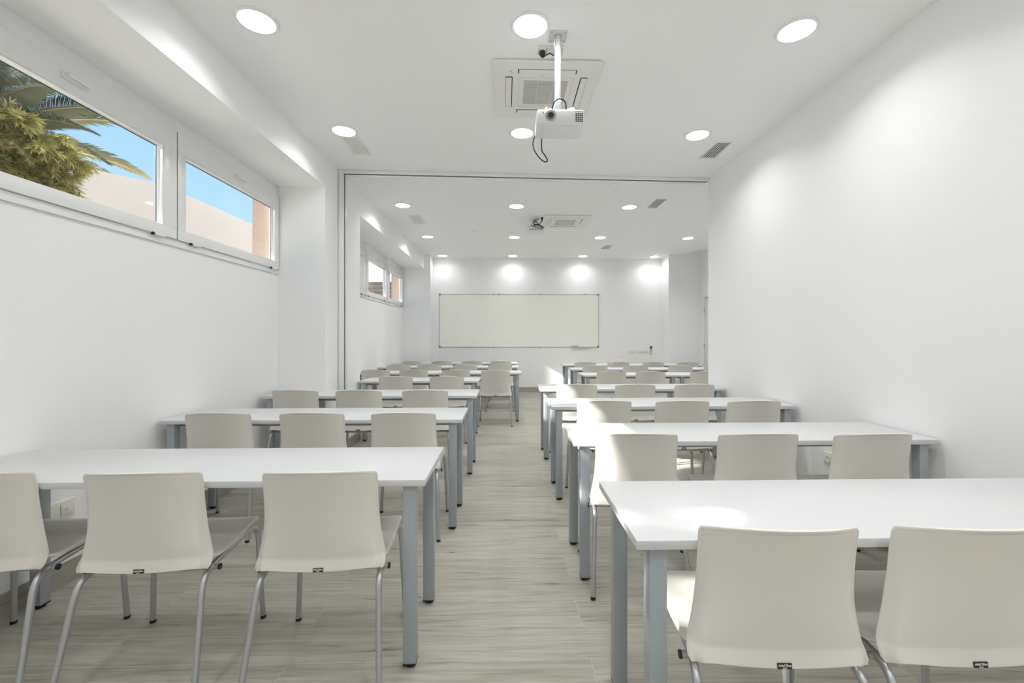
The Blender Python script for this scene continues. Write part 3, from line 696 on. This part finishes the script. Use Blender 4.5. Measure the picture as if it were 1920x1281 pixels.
# low garden wall as an extruded polyline with thickness
left = [bm.verts.new((x, y, H0)) for x, y in pl]; top = [bm.verts.new((x, y, H1)) for x, y in pl]
lb = [bm.verts.new((x - .22, y + .1, H0)) for x, y in pl]; tb = [bm.verts.new((x - .22, y + .1, H1)) for x, y in pl]
for i in range(3):
    bm.faces.new((left[i], left[i + 1], top[i + 1], top[i])); bm.faces.new((lb[i + 1], lb[i], tb[i], tb[i + 1])); bm.faces.new((top[i], top[i + 1], tb[i + 1], tb[i]))
bm.faces.new((left[0], top[0], tb[0], lb[0])); bm.faces.new((left[3], lb[3], tb[3], top[3]))
tag(fin(bm, 'garden_wall', M['pink']), 'pale pink rendered garden wall under the sky outside the near windows', 'wall')

hs = thing('house', 'white rendered house wall with rows of terracotta tiles outside the far windows', 'house', (-5.2, 14.0, -.5))
obox('wall', (-1.7, 3.2, .25, 3.5, 0, 7.5), M['white_ext'], hs)
for i in range(14):
    z = 3.52 - i * .135
    rw = boxes('tile_row', [(-1.6, 2.8, -.02 - i * .012, .25, z - .100, z)], M['tile'], hs, .008)
    obox('mortar_line', (-1.6, 2.8, .01 - i * .012, .245, z - .133, z - .1005), M['mortar'], rw)

def palm():
    rnd = random.Random(11)
    c = Vector((-7.7, 6.2, 4.05)); r = thing('palm_tree', 'green palm with long arching fronds above the garden wall', 'tree', (c.x, c.y, -.5))
    bm = bmesh.new(); n = 12
    tube(bm, [(.25 * math.sin(k * .3), .1 * k / n, (c.z + .45) * k / n) for k in range(n + 1)], [.24 + .02 * (k % 2) for k in range(n + 1)], 14); fin(bm, 'trunk', M['bark'], r, True)
    # azimuth (deg, 0 = +x), initial elevation, length
    fr = [(-24, -3, 2.5), (-36, 10, 2.6), (-15, -9, 2.4), (-44, -2, 2.6), (-33, 30, 2.6), (-5, 14, 2.6), (-28, 38, 2.6), (-40, 20, 2.7), (-18, 22, 2.8), (-8, 5, 2.7), (6, 28, 2.7), (-55, 45, 2.5), (-62, 8, 2.6), (20, 0, 2.5), (35, 35, 2.6), (-30, -4, 2.7), (-12, -18, 2.6), (-48, -14, 2.5), (-2, 55, 2.6), (60, 20, 2.6), (90, 35, 2.5), (120, 15, 2.5), (150, 40, 2.4), (-90, 30, 2.5), (-120, 15, 2.4), (180, 20, 2.4), (-150, 35, 2.4), (-22, 60, 2.7), (12, -22, 2.4)]
    for az, el, L in fr:
        L *= .84
        az, el = math.radians(az + rnd.uniform(-4, 4)), math.radians(el); N = 30
        p = Vector((.2 * math.cos(az), .2 * math.sin(az), c.z + .5)); pts = [p.copy()]
        for k in range(N):
            e2 = el - (k / N) ** 1.5 * math.radians(44)
            p = p + Vector((math.cos(az) * math.cos(e2), math.sin(az) * math.cos(e2), math.sin(e2))) * L / N; pts.append(p.copy())
        bm = bmesh.new(); tube(bm, pts, [.024 * (1 - k / (N + 2)) + .003 for k in range(N + 1)], 6)
        f = fin(bm, 'frond_rib', M['rachis'], r, True)
        bm = bmesh.new(); m_ = 150
        for k in range(6, m_):
            t = k / m_; q = t * N; i = min(int(q), N - 1); base = pts[i].lerp(pts[i + 1], q - i); d = (pts[i + 1] - pts[i]).normalized()
            side = d.cross(Vector((0, 0, 1))).normalized(); up = side.cross(d)
            ll = .50 * math.sin(PI * min(1, (.12 + t * .9))) ** .6 * (1.05 - .45 * t) + .05
            for s in (-1, 1):
                dr = (side * s * .80 + d * (.55 + .5 * t) + up * (.22 + rnd.uniform(-.12, .12))).normalized()
                ln = ll * rnd.uniform(.88, 1.08); w = .010
                a = base; mid = base + dr * ln * .5; tip = base + dr * ln - Vector((0, 0, 1)) * ln * .14
                nrm = d * w
                v = [bm.verts.new(a - nrm * .5), bm.verts.new(a + nrm * .5), bm.verts.new(mid + nrm + up * .003), bm.verts.new(tip), bm.verts.new(mid - nrm + up * .003)]
                bm.faces.new(v)
        me = bpy.data.meshes.new('frond_leaflets'); bm.to_mesh(me); bm.free(); new_obj('leaflets', me, f, M['palm'])
palm()

def feathery(name, label, base, boughs, seed, dens=1.0):
    """tree with drooping sprays of small narrow leaves"""
    rnd = random.Random(seed); r = thing(name, label, 'tree', base)
    B = Vector(base); wood = bmesh.new(); lf = bmesh.new()
    def spray(p, d, L, lev):
        N = 7; pts = [p.copy()]; q = p.copy(); dd = d.normalized()
        for k in range(N):
            dd = (dd + Vector((rnd.uniform(-.16, .16), rnd.uniform(-.16, .16), rnd.uniform(-.18, .06)))).normalized(); q = q + dd * L / N; pts.append(q.copy())
        tube(wood, pts, [(.012 if lev == 0 else .0045 if lev == 1 else .002) * (1 - k / (N + 1)) + .0012 for k in range(N + 1)], 5)
        if lev < 2:
            for k in range(1, N + 1):
                for _ in range(3 if lev == 0 else 3):
                    nd = (dd + Vector((rnd.uniform(-1, 1), rnd.uniform(-1, 1), rnd.uniform(-.7, .6)))).normalized()
                    spray(pts[k], nd, L * rnd.uniform(.34, .5), lev + 1)
        if lev >= 1:
            m = int((60 if lev == 2 else 40) * dens)
            for _ in range(m):
                t = rnd.random() * N; i = min(int(t), N - 1); b = pts[i].lerp(pts[i + 1], t - i); ax = (pts[i + 1] - pts[i]).normalized()
                sd = ax.cross(Vector((rnd.uniform(-1, 1), rnd.uniform(-1, 1), rnd.uniform(-1, 1)))).normalized()
                dr = (ax * .8 + sd * .75).normalized(); ln = rnd.uniform(.04, .075); w = dr.cross(ax).normalized() * ln * .055
                mid = b + dr * ln * .5
                lf.faces.new((lf.verts.new(b), lf.verts.new(mid + w), lf.verts.new(b + dr * ln), lf.verts.new(mid - w)))
    for (x, y, z), (dx, dy, dz), L in boughs:
        tube(wood, catmull([(0, 0, 0), ((x - B.x) * .3, (y - B.y) * .3, (z - B.z) * .55), (x - B.x, y - B.y, z - B.z)], 6), .022, 7)
        spray(Vector((x, y, z)) - B, Vector((dx, dy, dz)), L, 0)
    fin(wood, 'branches', M['bark'], r, True)
    me = bpy.data.meshes.new('foliage'); lf.to_mesh(me); lf.free(); new_obj('foliage', me, r, M['leaf'])
rb = random.Random(3)
bo = []
for i in range(20):
    bo.append(((-4.35 + rb.uniform(-.35, .35), 2.85 + rb.uniform(-.8, .42), 2.5 + rb.uniform(-.75, .45)), (.4 + rb.uniform(-.5, .5), .6 + rb.uniform(-.5, .4), rb.uniform(-.5, .3)), rb.uniform(.55, .85)))
for y in (-.75, -.4, -.05, .1, .24, .84, .92, 1.04):  # unseen upper boughs, added to break up the sun on the right-hand desks
    for z in (3.62, 3.86, 4.08, 4.3): bo.append(((-5.0 + rb.uniform(-.4, .4), y, z), (rb.choice((-1, 1)), rb.uniform(-.15, .15), rb.uniform(-.25, .1)), rb.uniform(.45, .6)))
for y, z in [(-.9, 3.9), (-.55, 3.7), (-.55, 4.2), (-.2, 3.9), (.12, 3.75), (.2, 4.15), (.88, 3.8), (.98, 4.15), (1.05, 3.6), (1.85, 3.85), (2.1, 4.15), (2.15, 3.7), (3.15, 3.85), (3.25, 4.1)]:  # more unseen boughs, spaced so the gaps between them shape the sun patches
    bo.append(((-5.0 + rb.uniform(-.4, .4), y, z), (rb.choice((-1, 1)), rb.uniform(-.12, .12), rb.uniform(-.25, .1)), rb.uniform(.45, .6)))
feathery('bushy_tree', 'yellow-green feathery tree close outside the near window', (-4.9, 2.6, -.5), bo, 8)
